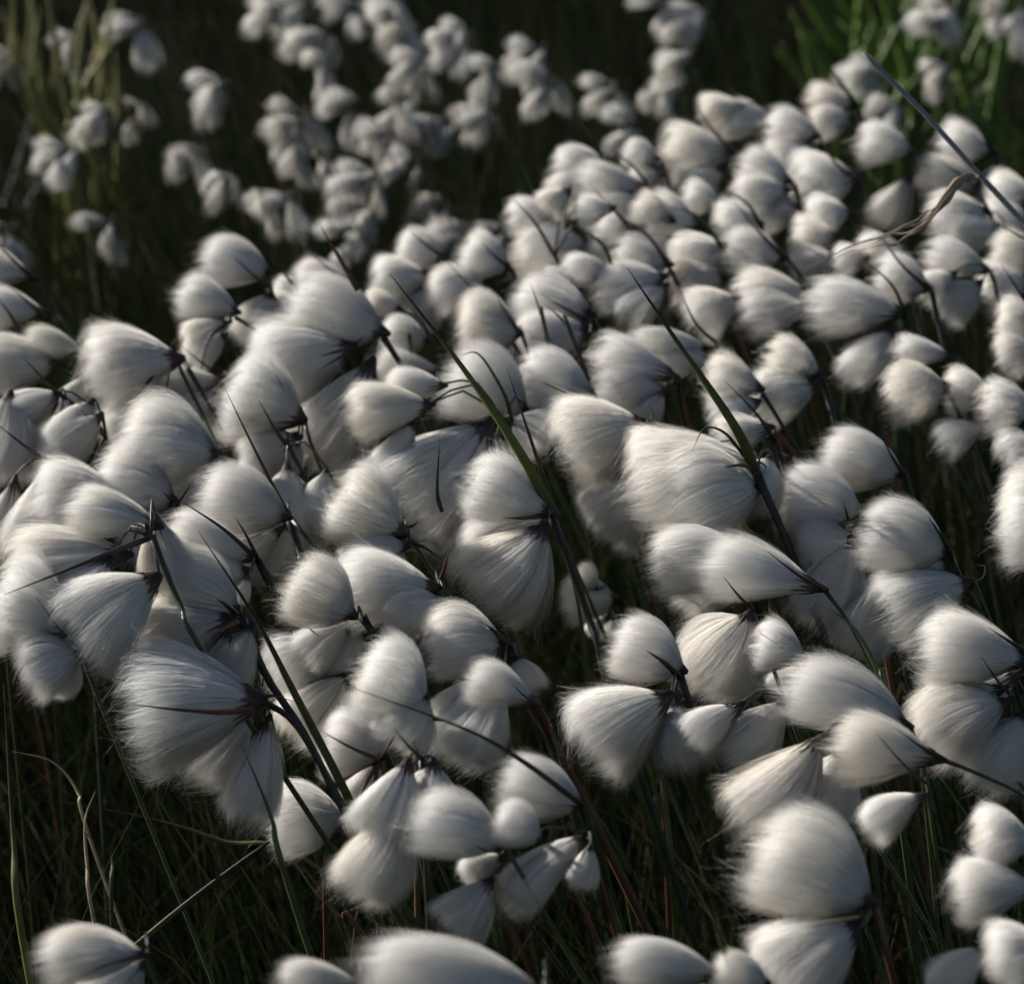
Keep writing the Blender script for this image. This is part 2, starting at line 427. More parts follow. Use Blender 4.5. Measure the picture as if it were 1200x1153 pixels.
def rel(path, rl): return np.asarray(path) - rl
def stem_path(node, px, depth, root_dx, root_dy):
    """Visible course from the photograph, then on down to the root."""
    pts = [node]
    if px: pts += [pt(x, y, depth) for x, y in px]
    last = pts[-1]
    if len(pts) > 1:
        d = last - pts[-2]
        k = max(0.0, min(0.9, d[0] / max(0.01, -d[2]))) if d[2] < 0 else 0.4
    else:
        k = root_dx
    z = last[2]
    for s in (0.35, 0.7, 1.0):
        pts.append(np.array((last[0] + k * z * (s - 0.32 * s * s), last[1] + root_dy * z * s, z * (1 - s) - 0.012 * s)))
    return np.array(pts)
def plant(node, tufts, stem=(), bracts=(), dk=0.0, label=None, group=None, stemmat='g', soft=False, z=CANOPY, sw=1.0, cat='cotton grass', back=0.0):
    depth = plane_depth(node[1], z) - dk
    N = pt(*node, depth)
    path = stem_path(N, stem, depth, rng.uniform(0.28, 0.5), rng.uniform(-0.1, 0.15))
    rl = path[-1].copy(); rl[2] = 0.0
    root = link('cotton_grass_plant', None); root.location = rl; root.empty_display_size = 0.02
    tag(root, label, cat, group, 'thing')
    n = 8 + 4 * len(stem) if not soft else 9
    sp = smooth_path(path, n)
    rad = np.interp(np.linspace(0, 1, n), [0, 0.06, 0.2, 1], [1.25, 0.95, 0.8, 0.95]) * 0.00098 * sw
    link('stem', tube_mesh('stem', rel(sp, rl), rad, MATS[stemmat], 6), root)
    for i, tf in enumerate(tufts):
        base, tip, w = (tf[0], tf[1]), (tf[2], tf[3]), tf[4]
        tilt = tf[5] if len(tf) > 5 and tf[5] is not None else rng.normal(0.0, 0.16)
        kind = tf[6] if len(tf) > 6 else None
        off = tf[7] if len(tf) > 7 else 0.0
        dd = depth + off + back - 0.006 * i + rng.uniform(-0.003, 0.003)
        b = place_tuft(root, rl, base, tip, w, dd, tilt, kind, soft)
        gap = np.linalg.norm(b - N)
        if gap > 0.004:                                        # thin stalk that carries this tuft
            up = np.array((0, 0, 1.0)) * gap * 0.28
            t_dir = pt(*tip, dd) - b; t_dir /= np.linalg.norm(t_dir)
            pp = smooth_path([N, N * 0.55 + b * 0.45 + up, b - t_dir * 0.001 + up * 0.12, b + t_dir * 0.003], 7 if not soft else 5)
            link('peduncle', tube_mesh('peduncle', rel(pp, rl), np.linspace(0.00055, 0.00042, len(pp)), M_STEM_DARK, 5), root)
    for br in bracts:
        bm, bw, pts_ = br[0], br[1], br[2:]
        bulge = 0.006 + 0.5 * max(tf[4] for tf in tufts) / F_PX * depth
        def bow(x, y):                                         # leaves the joint and bows over the front of the fluff
            f = min(1.0, math.hypot(x - node[0], y - node[1]) / 45.0)
            return pt(x, y, depth - 0.003 - bulge * f)
        P = [bow(x, y) for x, y in pts_]
        n2 = 4 + 4 * len(P)
        sp = smooth_path(P, n2)
        u = np.linspace(0, 1, n2)
        r = np.interp(u, [0, 0.12, 0.45, 1], [0.9, 1.0, 0.72, 0.06]) * bw * 0.5 / F_PX * depth
        link('bract', tube_mesh('bract', rel(sp, rl), r, MATS[bm], 6, 0.35), root)
    return root

# ------------------------------------------------------------------ the heads in focus and just behind, one by one
G_NEAR = 'cotton grass heads of the near stand'
def A(label, node, tufts, **kw):
    kw.setdefault('group', G_NEAR)
    if not kw.get('bracts') and random.random() < 0.65:          # most heads carry at least one thin dark bract
        x, y = node; a, b = random.uniform(12, 30), random.uniform(14, 34)
        kw['bracts'] = [(random.choice('bbm'), random.uniform(4, 6), (x, y), (x - a, y - b * 0.7), (x - a * 2.3, y - b * 1.9))]
    dense = node[0] < 760 and 400 < node[1] < 780
    if len(tufts) <= 2 and random.random() < (0.9 if dense else 0.4):   # compound heads: further tufts tucked in behind
        t0 = tufts[-1]; L = math.hypot(t0[2] - t0[0], t0[3] - t0[1])
        extra = []
        for a0 in ((118, 150) if dense else (135,)):
            a = math.radians(a0 + random.uniform(-16, 16)); l2 = L * random.uniform(0.65, 0.9)
            bx, by = node[0] - random.uniform(0, 14), node[1] + random.uniform(4, 14)
            extra.append((bx, by, bx + l2 * math.cos(a), by + l2 * math.sin(a), l2 * random.uniform(0.6, 0.8), random.uniform(-0.15, 0.2), random.choice('fd'), 0.028))
        tufts = extra + list(tufts)
    return plant(node, tufts, label='white cotton grass head ' + label, **kw)

# left side, from the back row forward
A('cut off by the frame edge, topping the dark gap', (43, 328), [(42, 327, -48, 312, 56)], stem=[(70, 370), (100, 415)])
A('crossed by a long brown blade, below the gap-topping one', (57, 372), [(57, 366, -32, 368, 52)], stem=[(80, 402), (110, 450)],
  bracts=[('b', 5, (57, 376), (34, 355), (8, 334)), ('b', 6, (26, 398), (14, 372), (-4, 348))])
A('made of two flat overlapping tufts, warm shadow below', (105, 420), [(103, 416, 26, 402, 42), (68, 426, -35, 436, 66), (100, 440, 62, 505, 52)], stem=[(128, 470), (145, 510)])
A('with brown backlit drooping tufts on arched stalks', (125, 513), [(70, 461, 12, 492, 48), (108, 470, 62, 526, 50), (118, 486, 56, 545, 56)], stem=[(108, 548), (100, 590)], stemmat='d', sw=1.2)
A('hanging pale and round from an arched stalk, frame edge', (78, 468), [(12, 462, -10, 562, 84, 0.1, 'd')], stem=[(122, 508), (130, 545)], dk=0.03, stemmat='d')
A('shaded and narrow below the round hanging one', (60, 541), [(18, 560, -8, 648, 52), (58, 541, 22, 655, 62), (95, 560, 40, 620, 50)], stem=[(52, 612), (2, 655)])
A('wind-combed, ragged top, standing against the dark gap', (207, 424), [(212, 420, 104, 442, 100, 0.0, 'f'), (192, 471, 128, 518, 58)], stem=[(240, 490), (288, 572)],
  bracts=[('b', 5, (198, 418), (170, 452), (140, 488)), ('b', 6, (216, 424), (248, 480), (282, 548))], dk=0.01, stemmat='g')
A('half hidden behind the ragged one, smooth flat back', (270, 447), [(268, 446, 160, 462, 54), (262, 462, 200, 500, 50)], dk=-0.05, stem=[(285, 490)])
A('rounded like a shell with a reddish husk', (256, 540), [(256, 534, 143, 526, 104, 0.05, 'd')], stem=[(264, 560), (285, 620)],
  bracts=[('m', 7, (256, 548), (244, 552), (238, 546))], stemmat='r')
A('fluffy and double, behind the big drooping one', (207, 592), [(206, 588, 112, 572, 92), (140, 578, 48, 592, 92, 0.0, 'f'), (200, 606, 150, 650, 60)], bracts=[('b', 4, (205, 596), (218, 576), (228, 560))], dk=-0.02)
A('low dome on a thick dark forked stem', (339, 607), [(338, 606, 234, 588, 80, 0.0, 'd')], stem=[(352, 650), (362, 700)], bracts=[('d', 7, (340, 606), (358, 628), (382, 658)), ('b', 5, (336, 600), (300, 530), (262, 452))], stemmat='d', sw=1.7, dk=0.01)
A('slim, two thin bracts lying along it, dark joint', (303, 658), [(300, 655, 200, 625, 66), (292, 668, 212, 690, 66), (292, 676, 276, 706, 22)], stem=[(318, 690), (350, 735)],
  bracts=[('b', 6, (303, 657), (262, 620), (212, 587)), ('b', 5, (303, 657), (290, 630), (275, 605)), ('b', 6, (305, 660), (330, 700), (347, 760))], stemmat='d', sw=1.3, dk=0.01)
A('of four big drooping tufts with a long bract pointing sideways', (177, 627), [(182, 606, 206, 690, 66, 0.0, 'f'), (187, 617, 82, 600, 66, 0.0, 'f'), (150, 650, 12, 672, 92, 0.0, 'f'), (130, 655, 62, 735, 104, 0.1, 'f'), (184, 676, 88, 758, 122, 0.12, 'f')],
  stem=[(214, 715), (248, 780)], bracts=[('b', 8, (178, 629), (110, 655), (5, 697)), ('b', 4, (176, 628), (152, 622), (138, 633)), ('d', 9, (172, 634), (172, 618), (170, 612))], dk=0.14, back=0.035, stemmat='g', sw=1.25)
A('pale blue in shade, low under the big drooping one', (95, 762), [(88, 736, -2, 702, 118, 0.0, 'f'), (94, 766, 30, 798, 72, 0.1, 'd')], stem=[(108, 800)], dk=0.02)
A('with a domed top and black split husk beside crossing stems', (282, 722), [(280, 716, 192, 684, 84, 0.1, 'd'), (272, 726, 170, 765, 100, 0.0, 'f'), (296, 732, 252, 808, 66), (263, 782, 240, 812, 30)],
  stem=[(312, 792), (352, 852), (388, 920), (432, 1002), (462, 1066)], bracts=[('m', 8, (280, 728), (264, 736), (248, 748)), ('d', 7, (278, 720), (264, 708), (254, 702))], stemmat='d', sw=1.7, dk=0.04, back=0.012)
A('largest single fan with a maroon bract across its face', (308, 822), [(316, 842, 288, 960, 70, 0.0, 'f'), (306, 820, 152, 838, 150, 0.0, 'f')], stem=[(340, 842), (372, 890), (420, 985)],
  bracts=[('m', 8, (308, 826), (270, 834), (215, 832), (152, 825)), ('m', 5, (306, 818), (320, 815), (345, 822)), ('s', 5, (316, 846), (330, 880), (334, 905))], stemmat='d', dk=0.0, sw=1.3)
A('low and pointed behind crossing stems near the ground', (406, 960), [(405, 958, 316, 970, 92, 0.0, 'd')], stem=[(396, 985), (380, 1030)], stemmat='r', dk=-0.13)
A('dull and shaded between crossing stems and round puff', (408, 770), [(398, 766, 322, 800, 96), (412, 798, 366, 868, 66), (410, 790, 340, 860, 70)], dk=-0.06)
A('blunt brush shape with black joint and short dark stem', (424, 722), [(416, 722, 337, 682, 84, 0.0, 'd')], stem=[(441, 752), (450, 800)], stemmat='d', sw=1.6, dk=0.01)
A('spindle shaped on a bent red stem', (513, 687), [(512, 688, 400, 694, 90, 0.0, 'f'), (520, 705, 450, 735, 60)], stem=[(504, 705), (492, 748), (486, 800)], bracts=[('m', 6, (512, 690), (520, 668), (526, 648))], stemmat='r', sw=1.4, dk=0.015)
A('tall ridged side like a pillow, brown bract tips', (478, 624), [(474, 626, 392, 585, 104, 0.0, 'f'), (478, 640, 400, 660, 56)], bracts=[('b', 5, (476, 634), (498, 642), (518, 656)), ('b', 4, (470, 620), (484, 616), (490, 610))], stem=[(500, 660)], dk=0.005)
A('fluffy, tucked behind the tall double head', (357, 496), [(356, 492, 268, 462, 108, 0.0, 'f'), (352, 512, 290, 548, 66)], stem=[(380, 560)])
A('hanging with its backlit husk turned to view', (338, 524), [(336, 546, 332, 648, 74, 0.25, 'd'), (382, 552, 382, 628, 66, 0.2)], stem=[(372, 585), (398, 650)], dk=0.005)
A('tallest, of three stacked tufts with a maroon spike above', (449, 395), [(452, 390, 336, 360, 88, 0.0, 'd'), (414, 406, 304, 442, 104, 0.0, 'f'), (436, 424, 368, 545, 98, 0.0, 'f')],
  stem=[(462, 415), (482, 450), (500, 500)], bracts=[('m', 8, (420, 340), (402, 310), (374, 262))], stemmat='d', sw=1.6, dk=0.05)
A('rounded topmost on a short stem by the gap', (318, 338), [(317, 320, 236, 308, 56), (318, 344, 290, 402, 66)], stem=[(340, 380)])
A('lighter pair with a dark red joint and hanging thread leaf', (276, 372), [(280, 366, 210, 346, 54), (268, 378, 218, 404, 44), (264, 392, 222, 428, 40)], stem=[(295, 384), (318, 402), (340, 440)], stemmat='r',
  bracts=[('b', 5, (272, 376), (246, 396), (232, 448))], dk=0.02)
A('peeping over the tallest head', (420, 336), [(418, 336, 346, 326, 46)], dk=-0.06)
A('small, right beside the topmost rounded one', (362, 352), [(362, 352, 318, 340, 36), (366, 370, 318, 385, 60)], dk=-0.03)
A('plump with two lobes above a thin long blade', (522, 302), [(524, 300, 466, 298, 50), (504, 322, 440, 336, 60), (506, 338, 482, 376, 52)], stem=[(545, 350)])
A('plump, leaning, tip lower than its shoulder', (600, 316), [(598, 316, 542, 298, 62), (572, 332, 506, 352, 54)], stem=[(622, 372)])
A('small and pinched beside green paired stems', (470, 364), [(470, 362, 428, 354, 34), (503, 400, 448, 398, 48), (520, 436, 438, 430, 40)], stem=[(482, 396), (498, 445)], bracts=[('e', 7, (474, 366), (480, 396), (482, 440))], sw=1.2)
A('smooth cushion in the second row', (612, 392), [(610, 390, 538, 394, 80, 0.0, 'd')], stem=[(630, 450)])
A('boxy with bright ridge, blades in front', (694, 376), [(694, 368, 606, 352, 60), (690, 384, 610, 404, 58), (690, 392, 630, 420, 50)], stem=[(708, 396), (730, 440)], sw=1.4, stemmat='d')
A('egg shaped with one bract across its flank', (698, 474), [(695, 466, 606, 446, 80, 0.0, 'd'), (694, 478, 630, 500, 50)], bracts=[('b', 6, (698, 474), (668, 462), (635, 448))], stem=[(712, 500)])
A('broad hanging, crossed by the widest green blade', (590, 494), [(618, 484, 524, 440, 84, 0.0, 'd', 0.03), (600, 490, 644, 522, 56, 0.1, 'd'), (576, 556, 520, 650, 120, 0.1, 'f'), (572, 496, 470, 612, 150, 0.1, 'f'), (522, 452, 455, 456, 44), (484, 494, 448, 552, 46, 0.0, 'f'), (506, 474, 410, 486, 68, 0.0, 'f')],
  stem=[(640, 580), (672, 660)], bracts=[('b', 9, (586, 506), (566, 542), (545, 578)), ('e', 5, (600, 492), (590, 460), (562, 416), (540, 416))], dk=0.02)
A('fan pair at the foot of the widest green blade', (646, 606), [(645, 601, 550, 566, 90, 0.0, 'f'), (640, 618, 562, 704, 116, 0.0, 'f')], stem=[(664, 650), (692, 730), (715, 800)],
  bracts=[('o', 13, (652, 606), (606, 525), (540, 428), (456, 320)), ('b', 6, (650, 600), (622, 515), (594, 432)), ('b', 6, (646, 604), (616, 607), (588, 607)), ('b', 5, (640, 610), (632, 618), (630, 630))], stemmat='d', sw=1.8, dk=0.02)
A('broad fan with shrivelled brown husk at its point', (768, 498), [(766, 558, 702, 624, 86, 0.0, 'f'), (757, 496, 660, 534, 112, 0.0, 'f')], bracts=[('b', 7, (762, 500), (748, 516), (729, 546)), ('s', 4, (765, 496), (764, 480), (756, 470)), ('b', 8, (758, 494), (768, 500), (778, 502))], stem=[(790, 560), (815, 650)], dk=0.045)
A('biggest, puffed, on the tall stem ending in an olive blade', (886, 552), [(816, 530, 742, 548, 80, 0.1, 'f'), (902, 536, 870, 590, 60, 0.5, 'd'), (896, 552, 746, 578, 126, 0.0, 'f'), (892, 570, 784, 602, 110, 0.1, 'd')],
  stem=[(924, 640), (982, 782), (1005, 840)], bracts=[('o', 13, (886, 552), (860, 498), (800, 410), (735, 314)), ('b', 4, (876, 540), (850, 508), (826, 502), (811, 528)), ('b', 6, (884, 548), (866, 545), (848, 548))], stemmat='d', sw=1.75, dk=0.07, back=0.025)
A('squat and bluish, under the biggest puffed one', (886, 655), [(882, 656, 762, 670, 84, 0.0, 'd')], bracts=[('b', 4, (868, 642), (864, 632), (857, 620))], stem=[(905, 720)])
A('comet shaped, tapering to a thin arched stem', (967, 692), [(964, 690, 820, 664, 72, 0.0, 'c')], stem=[(998, 735), (1035, 812), (1060, 850)], dk=0.03, sw=0.8)
A('with three bare little stalks between two hanging tufts', (797, 792), [(802, 786, 716, 756, 80, 0.0, 'd'), (792, 818, 804, 902, 62, 0.1, 'f'), (784, 814, 688, 884, 112, 0.0, 'f')], stem=[(818, 846), (882, 976), (900, 1020)],
  bracts=[('d', 8, (797, 794), (778, 776), (757, 762))], stemmat='d', sw=1.4)
A('teardrop hanging from a vertical point', (880, 712), [(880, 718, 818, 812, 90, 0.0, 'd')], stem=[(905, 780)], dk=0.02)
A('small rounded, half behind the teardrop', (946, 772), [(944, 770, 884, 756, 66)], dk=-0.01)
A('twin of slim shaded tufts sharing an arched stalk', (918, 817), [(918, 822, 848, 896, 68, 0.0, 'd'), (870, 824, 806, 878, 64, 0.0, 'c')], stem=[(945, 860)], bracts=[('b', 3, (918, 817), (892, 812), (870, 822))])
A('long smooth loaf tapering beside green blades', (1066, 852), [(1064, 850, 920, 806, 80, 0.0, 'd')], stem=[(1078, 885), (1090, 950)], dk=0.01)
A('steep hanging with dark warm lobe, on a looped stalk', (1006, 846), [(988, 880, 940, 968, 76, 0.0, 'd'), (962, 866, 872, 968, 100, 0.0, 'f')], stem=[(1040, 848), (1075, 880), (1085, 950)], bracts=[('b', 4, (1005, 845), (982, 848), (963, 866))], dk=0.03, sw=0.8)
A('comet, dark pointed, on a stem sagging to the frame edge', (1108, 891), [(1104, 890, 972, 874, 78, 0.0, 'c')], stem=[(1150, 908), (1200, 932), (1235, 965)], dk=0.02, sw=0.8)
A('small crescent hanging alone', (1085, 918), [(1085, 930, 1014, 978, 52, 0.0, 'c')], stem=[(1092, 960)], dk=0.02, sw=0.7)
A('shaggy rounded wig over a yellowish joint', (1025, 1064), [(1022, 1058, 882, 1000, 122, 0.0, 'd'), (1008, 1082, 905, 1160, 124, 0.0, 'f')], stem=[(1040, 1120)], bracts=[('s', 5, (1006, 1074), (970, 1080), (940, 1086)), ('o', 10, (1020, 1066), (1012, 1082), (1006, 1084))], sw=1.4, stemmat='r')
A('ragged pair low at the frame edge behind a bent seed stalk', (1212, 1010), [(1212, 985, 1142, 985, 84, 0.0, 'f'), (1214, 1040, 1118, 1050, 76, 0.0, 'f')])
A('small cone near the bottom edge', (1155, 1108), [(1154, 1110, 1100, 1166, 60, 0.0, 'f')])
A('blurred, cut off by the bottom corner', (1236, 1115), [(1236, 1112, 1160, 1130, 84, 0.0, 'f')], dk=0.03)
A('flat one split in two, at the bottom edge', (846, 1142), [(842, 1140, 718, 1128, 58, 0.0, 'd'), (900, 1152, 836, 1136, 50)], stem=[(862, 1180)], bracts=[('o', 7, (862, 1150), (846, 1108), (834, 1068))])
A('crisp dome with a smaller one tucked beneath', (1114, 652), [(1110, 656, 1042, 690, 52, 0.0, 'd'), (1112, 650, 1008, 626, 80, 0.0, 'd')], stem=[(1136, 696), (1164, 745)], bracts=[('d', 7, (1115, 650), (1104, 630), (1088, 606))], dk=0.02, stemmat='d')
A('broad, below the crisp dome, curled dry thread at its point', (1140, 680), [(1138, 682, 1032, 724, 98, 0.0, 'f')], bracts=[('s', 3, (1142, 682), (1152, 676), (1154, 664), (1144, 662))], stem=[(1165, 740)])
A('large smooth, with a dark bract along its back', (1204, 780), [(1206, 772, 1080, 766, 96, 0.0, 'f')], bracts=[('b', 6, (1206, 766), (1184, 752), (1158, 735)), ('m', 4, (1206, 790), (1195, 791), (1184, 792))], stem=[(1200, 840)], dk=0.02)
A('long diagonal with warm backlit side lobe', (1185, 815), [(1178, 806, 1084, 838, 56), (1200, 836, 1146, 922, 80, 0.0, 'd'), (1180, 822, 1076, 872, 84, 0.0, 'd')], stem=[(1196, 870)])
A('upright bristly flank at the frame edge', (1252, 622), [(1252, 620, 1172, 618, 116, 0.0, 'd')])
A('smooth egg against black shade', (1061, 558), [(1060, 556, 962, 534, 70, 0.0, 'd')], stem=[(1075, 600)])
A('folded like drapery over a maroon stem', (1006, 618), [(1012, 602, 912, 582, 84, 0.0, 'd'), (1000, 632, 936, 656, 70), (996, 632, 950, 736, 84, 0.0, 'd')], stem=[(1018, 700), (1034, 760), (1048, 822)], bracts=[('m', 6, (1008, 660), (996, 616), (988, 586))], stemmat='r', sw=1.2)
A('narrow, between the drapery and the broad one', (1030, 690), [(1030, 690, 996, 768, 70)], dk=-0.03)
A('round puff on a swollen black stem', (484, 838), [(500, 826, 420, 790, 106, 0.15, 'd'), (500, 815, 455, 870, 70, 0.1)], stem=[(488, 880), (494, 950), (500, 1010)], bracts=[('d', 22, (485, 836), (487, 856), (489, 896)), ('d', 8, (490, 838), (505, 842), (518, 845)), ('m', 7, (476, 830), (462, 862), (444, 890)), ('m', 5, (444, 890), (410, 875), (376, 856))], stemmat='d', sw=1.6, dk=0.03)
A('greyish double tassel hanging below the round puff', (494, 888), [(508, 892, 490, 980, 92, 0.2, 'f'), (478, 892, 440, 985, 84, 0.15, 'f'), (470, 955, 412, 1048, 82, 0.0, 'd')], stem=[(497, 960), (500, 1040)], dk=0.04, stemmat='d')
A('long drooping, maroon stem, next to the round puff', (596, 756), [(592, 754, 500, 760, 80, 0.0, 'd'), (606, 770, 628, 812, 44, 0.2), (575, 790, 520, 888, 100, 0.0, 'd'), (590, 800, 545, 890, 70)], stem=[(612, 790), (630, 830)], stemmat='r', sw=2.2, bracts=[('m', 9, (598, 758), (582, 742), (570, 732))])
A('small bluish leaf shape tipped with a red husk', (632, 828), [(630, 826, 545, 796, 56, 0.0, 'c')], stem=[(645, 850), (660, 900)], dk=0.02, sw=0.6)
A('flat and pale, ruffled, behind the red-stemmed spindle', (448, 880), [(450, 886, 380, 872, 90, 0.0, 'f')], stem=[(440, 930)], bracts=[('m', 5, (446, 890), (428, 920), (420, 940))], stemmat='r', dk=-0.10)
A('smooth low cushion with a long bract running past it', (686, 942), [(684, 944, 584, 918, 72, 0.0, 'd')], stem=[(700, 990)], bracts=[('b', 7, (686, 946), (610, 890), (540, 852), (402, 802))], dk=0.01)
A('blue-white, low among grass with crossing blades', (594, 990), [(592, 990, 482, 964, 76, 0.0, 'd'), (634, 985, 578, 960, 54)], stem=[(620, 1040)], bracts=[('b', 4, (594, 990), (575, 998), (556, 990))])
A('drooping deep in the grass with a brown husk', (690, 978), [(688, 978, 596, 1060, 62, 0.0, 'f'), (576, 1030, 526, 1090, 70, 0.0, 'f'), (692, 990, 676, 1040, 40)], stem=[(706, 1040)], stemmat='r')
A('small, low and alone in the bottom grass', (174, 1118), [(170, 1118, 48, 1128, 62, 0.0, 'd')], stem=[(190, 1170)], bracts=[('b', 4, (160, 1120), (120, 1132), (80, 1152))])
A('large blurred mound at the bottom edge', (640, 1150), [(636, 1160, 425, 1142, 90, 0.0, 'd')], dk=0.06, bracts=[('m', 8, (630, 1150), (600, 1090), (548, 1008))])
A('small mound beside the blurred one at the bottom edge', (425, 1150), [(424, 1152, 325, 1146, 44)], dk=0.03)
A('tiny, deep in shade between stems', (720, 712), [(722, 700, 660, 712, 54), (700, 690, 672, 670, 36)], z=0.40)

# ------------------------------------------------------------------ the crowded clump behind, out of focus
G_MID = 'cotton grass heads in the soft clump behind'
MID = [  # node, then (base, tip, width) tufts
 ((1062, 372), [(1060, 368, 946, 360, 76), (1045, 386, 990, 444, 52)], [(1080, 416)]), ((1110, 458), [(1110, 452, 1040, 472, 78)], [(1140, 522)]),
 ((1165, 462), [(1163, 460, 1108, 462, 62), (1152, 500, 1098, 526, 52)], []), ((1218, 484), [(1216, 482, 1148, 478, 66), (1226, 520, 1176, 545, 66)], []),
 ((950, 352), [(950, 346, 862, 346, 60), (948, 360, 868, 376, 56)], []), ((922, 303), [(920, 302, 848, 296, 54)], [(960, 350)]),
 ((1092, 342), [(1090, 338, 1026, 326, 62)], []), ((1162, 322), [(1160, 318, 1084, 300, 50), (1150, 330, 1108, 372, 54), (1120, 320, 1080, 350, 46)], [(1175, 380)]),
 ((963, 442), [(962, 438, 898, 418, 62), (958, 452, 880, 478, 66)], []), ((894, 462), [(893, 456, 826, 446, 68), (890, 470, 834, 500, 56)], [(930, 520)]),
 ((794, 450), [(793, 442, 694, 420, 66), (782, 462, 698, 462, 54), (778, 458, 748, 496, 36)], [(800, 490)]),
 ((787, 318), [(787, 310, 720, 298, 52), (780, 324, 698, 348, 60), (782, 334, 730, 380, 60)], [(808, 362), (835, 410)]),
 ((766, 228), [(760, 222, 676, 212, 46), (758, 240, 690, 262, 54)], [(800, 262)]), ((656, 258), [(655, 252, 596, 262, 54), (690, 288, 606, 304, 62), (706, 264, 690, 338, 42)], []),
 ((712, 196), [(708, 188, 650, 200, 50), (700, 200, 650, 240, 50)], []), ((864, 184), [(862, 180, 776, 182, 72), (850, 200, 800, 230, 60)], []),
 ((822, 272), [(820, 266, 758, 250, 58), (800, 285, 752, 310, 50)], []), ((930, 216), [(928, 214, 866, 194, 50), (938, 246, 876, 252, 62), (925, 222, 860, 240, 50)], [(942, 260), (958, 314)]),
 ((962, 168), [(960, 160, 898, 150, 56), (955, 175, 905, 200, 60)], []), ((1010, 214), [(1008, 208, 932, 226, 88)], [(1000, 290)]), ((1006, 126), [(1005, 124, 946, 116, 42), (1000, 138, 950, 150, 40)], []),
 ((1074, 182), [(1072, 178, 1006, 168, 58), (1066, 206, 1028, 262, 52)], [(1060, 290)]), ((1168, 184), [(1166, 178, 1102, 166, 56), (1152, 210, 1078, 220, 66)], []),
 ((1160, 250), [(1158, 248, 1090, 262, 60), (1180, 270, 1110, 280, 60)], []), ((906, 142), [(905, 140, 842, 146, 50), (872, 124, 822, 136, 46)], []),
 ((852, 300), [(850, 286, 798, 322, 76), (850, 320, 790, 350, 70)], []), ((870, 350), [(868, 350, 812, 382, 70)], []), ((1118, 420), [(1116, 418, 1048, 412, 40)], []),
 ((1216, 232), [(1214, 228, 1160, 230, 60), (1210, 260, 1150, 262, 56)], []), ((1222, 310), [(1220, 308, 1160, 300, 60), (1210, 330, 1150, 345, 64)], []), ((1220, 385), [(1218, 382, 1168, 380, 60), (1215, 410, 1170, 425, 56)], []),
 ((745, 275), [(744, 270, 700, 272, 44), (790, 260, 742, 240, 44)], []), ((985, 285), [(984, 280, 930, 282, 60), (980, 300, 930, 320, 50)], []), ((1000, 250), [(998, 248, 950, 262, 60)], []),
 ((895, 275), [(893, 262, 838, 268, 58), (888, 278, 850, 310, 50)], []), ((720, 320), [(718, 316, 660, 322, 46), (680, 340, 630, 330, 40)], []), ((850, 410), [(830, 408, 740, 398, 34), (836, 420, 770, 430, 40)], [(870, 450), (892, 480)]),
 ((910, 520), [(905, 500, 840, 520, 56), (890, 530, 850, 560, 50)], []), ((650, 300), [(668, 222, 640, 250, 44), (720, 244, 676, 250, 40)], []), ((1060, 300), [(1060, 292, 1010, 300, 50), (1020, 300, 980, 310, 44)], []),
 ((775, 190), [(772, 186, 730, 180, 38), (776, 205, 742, 220, 38)], []), ((850, 250), [(846, 240, 800, 232, 46)], [])]
MID_LABEL = ['long smooth soft cotton grass head with a small drop-shaped tuft below it', 'neat pointed soft cotton grass head on a thin stem against black shade', 'pale soft cotton grass head half behind the neat pointed one',
 'soft cotton grass head at the frame edge over the black shade', 'soft rounded cotton grass head with a grey fold, under the red-husked one', 'small soft cotton grass head just above the rounded folded one',
 'dim soft cotton grass head behind the long smooth one', 'soft ragged cotton grass head on an arched stalk near the dry stalk', 'soft grey cotton grass head hanging over black shade by the long smooth one', 'soft cotton grass head behind the olive blade of the biggest head',
 'soft flattened cotton grass head touching the dark tip of the olive blade', 'soft cotton grass head on paired stems where the olive blade tip ends', 'soft cotton grass head on the dark-gap side of the clump with a level top', 'outermost soft cotton grass head of the clump facing the dark gap',
 'soft cotton grass head at the clump edge, just above its outermost head']
for mi, (node, tf, st) in enumerate(MID):
    plant(node, tf, stem=st, label=MID_LABEL[mi] if mi < len(MID_LABEL) else 'soft white cotton grass head packed among others in the rear of the clump', group=G_MID, soft=True,
          stemmat='gdr'[rng.integers(3)], sw=1.1,
          bracts=[('bme'[rng.integers(3)], 5, node, (node[0] - rng.uniform(15, 35), node[1] - rng.uniform(25, 45)), (node[0] - rng.uniform(45, 70), node[1] - rng.uniform(55, 90)))] if rng.random() < 0.45 else ())

# ------------------------------------------------------------------ heads beyond the dark gap
G_FAR = 'distant cotton grass heads beyond the dark gap'
FAR = [(375, 40, 5), (252, 95, 4), (345, 135, 5), (378, 75, 4), (415, 120, 4), (470, 118, 5), (490, 75, 4), (540, 35, 3), (548, 62, 3), (570, 135, 6), (480, 185, 5), (432, 205, 3), (425, 238, 4), (330, 232, 5), (228, 175, 4), (268, 210, 4), (350, 170, 4), (385, 175, 3),
       (75, 182, 5), (122, 262, 3), (320, 2, 3), (352, 4, 2), (412, 6, 3), (462, 2, 4), (478, 32, 3), (578, 80, 3), (625, 62, 4), (640, 92, 3), (785, 100, 4), (798, 66, 3), (818, 14, 3), (740, 145, 2), (708, 98, 2), (520, 145, 4), (512, 232, 3), (545, 268, 3), (580, 265, 3), (412, 268, 3),
       (155, 24, 3), (84, 50, 2), (155, 122, 2), (120, 130, 3), (0, 60, 4), (2, 266, 3), (1022, 78, 4), (1182, 14, 4), (1100, 78, 3), (1046, 125, 2), (1110, 10, 4), (772, 2, 2), (450, 160, 4)]
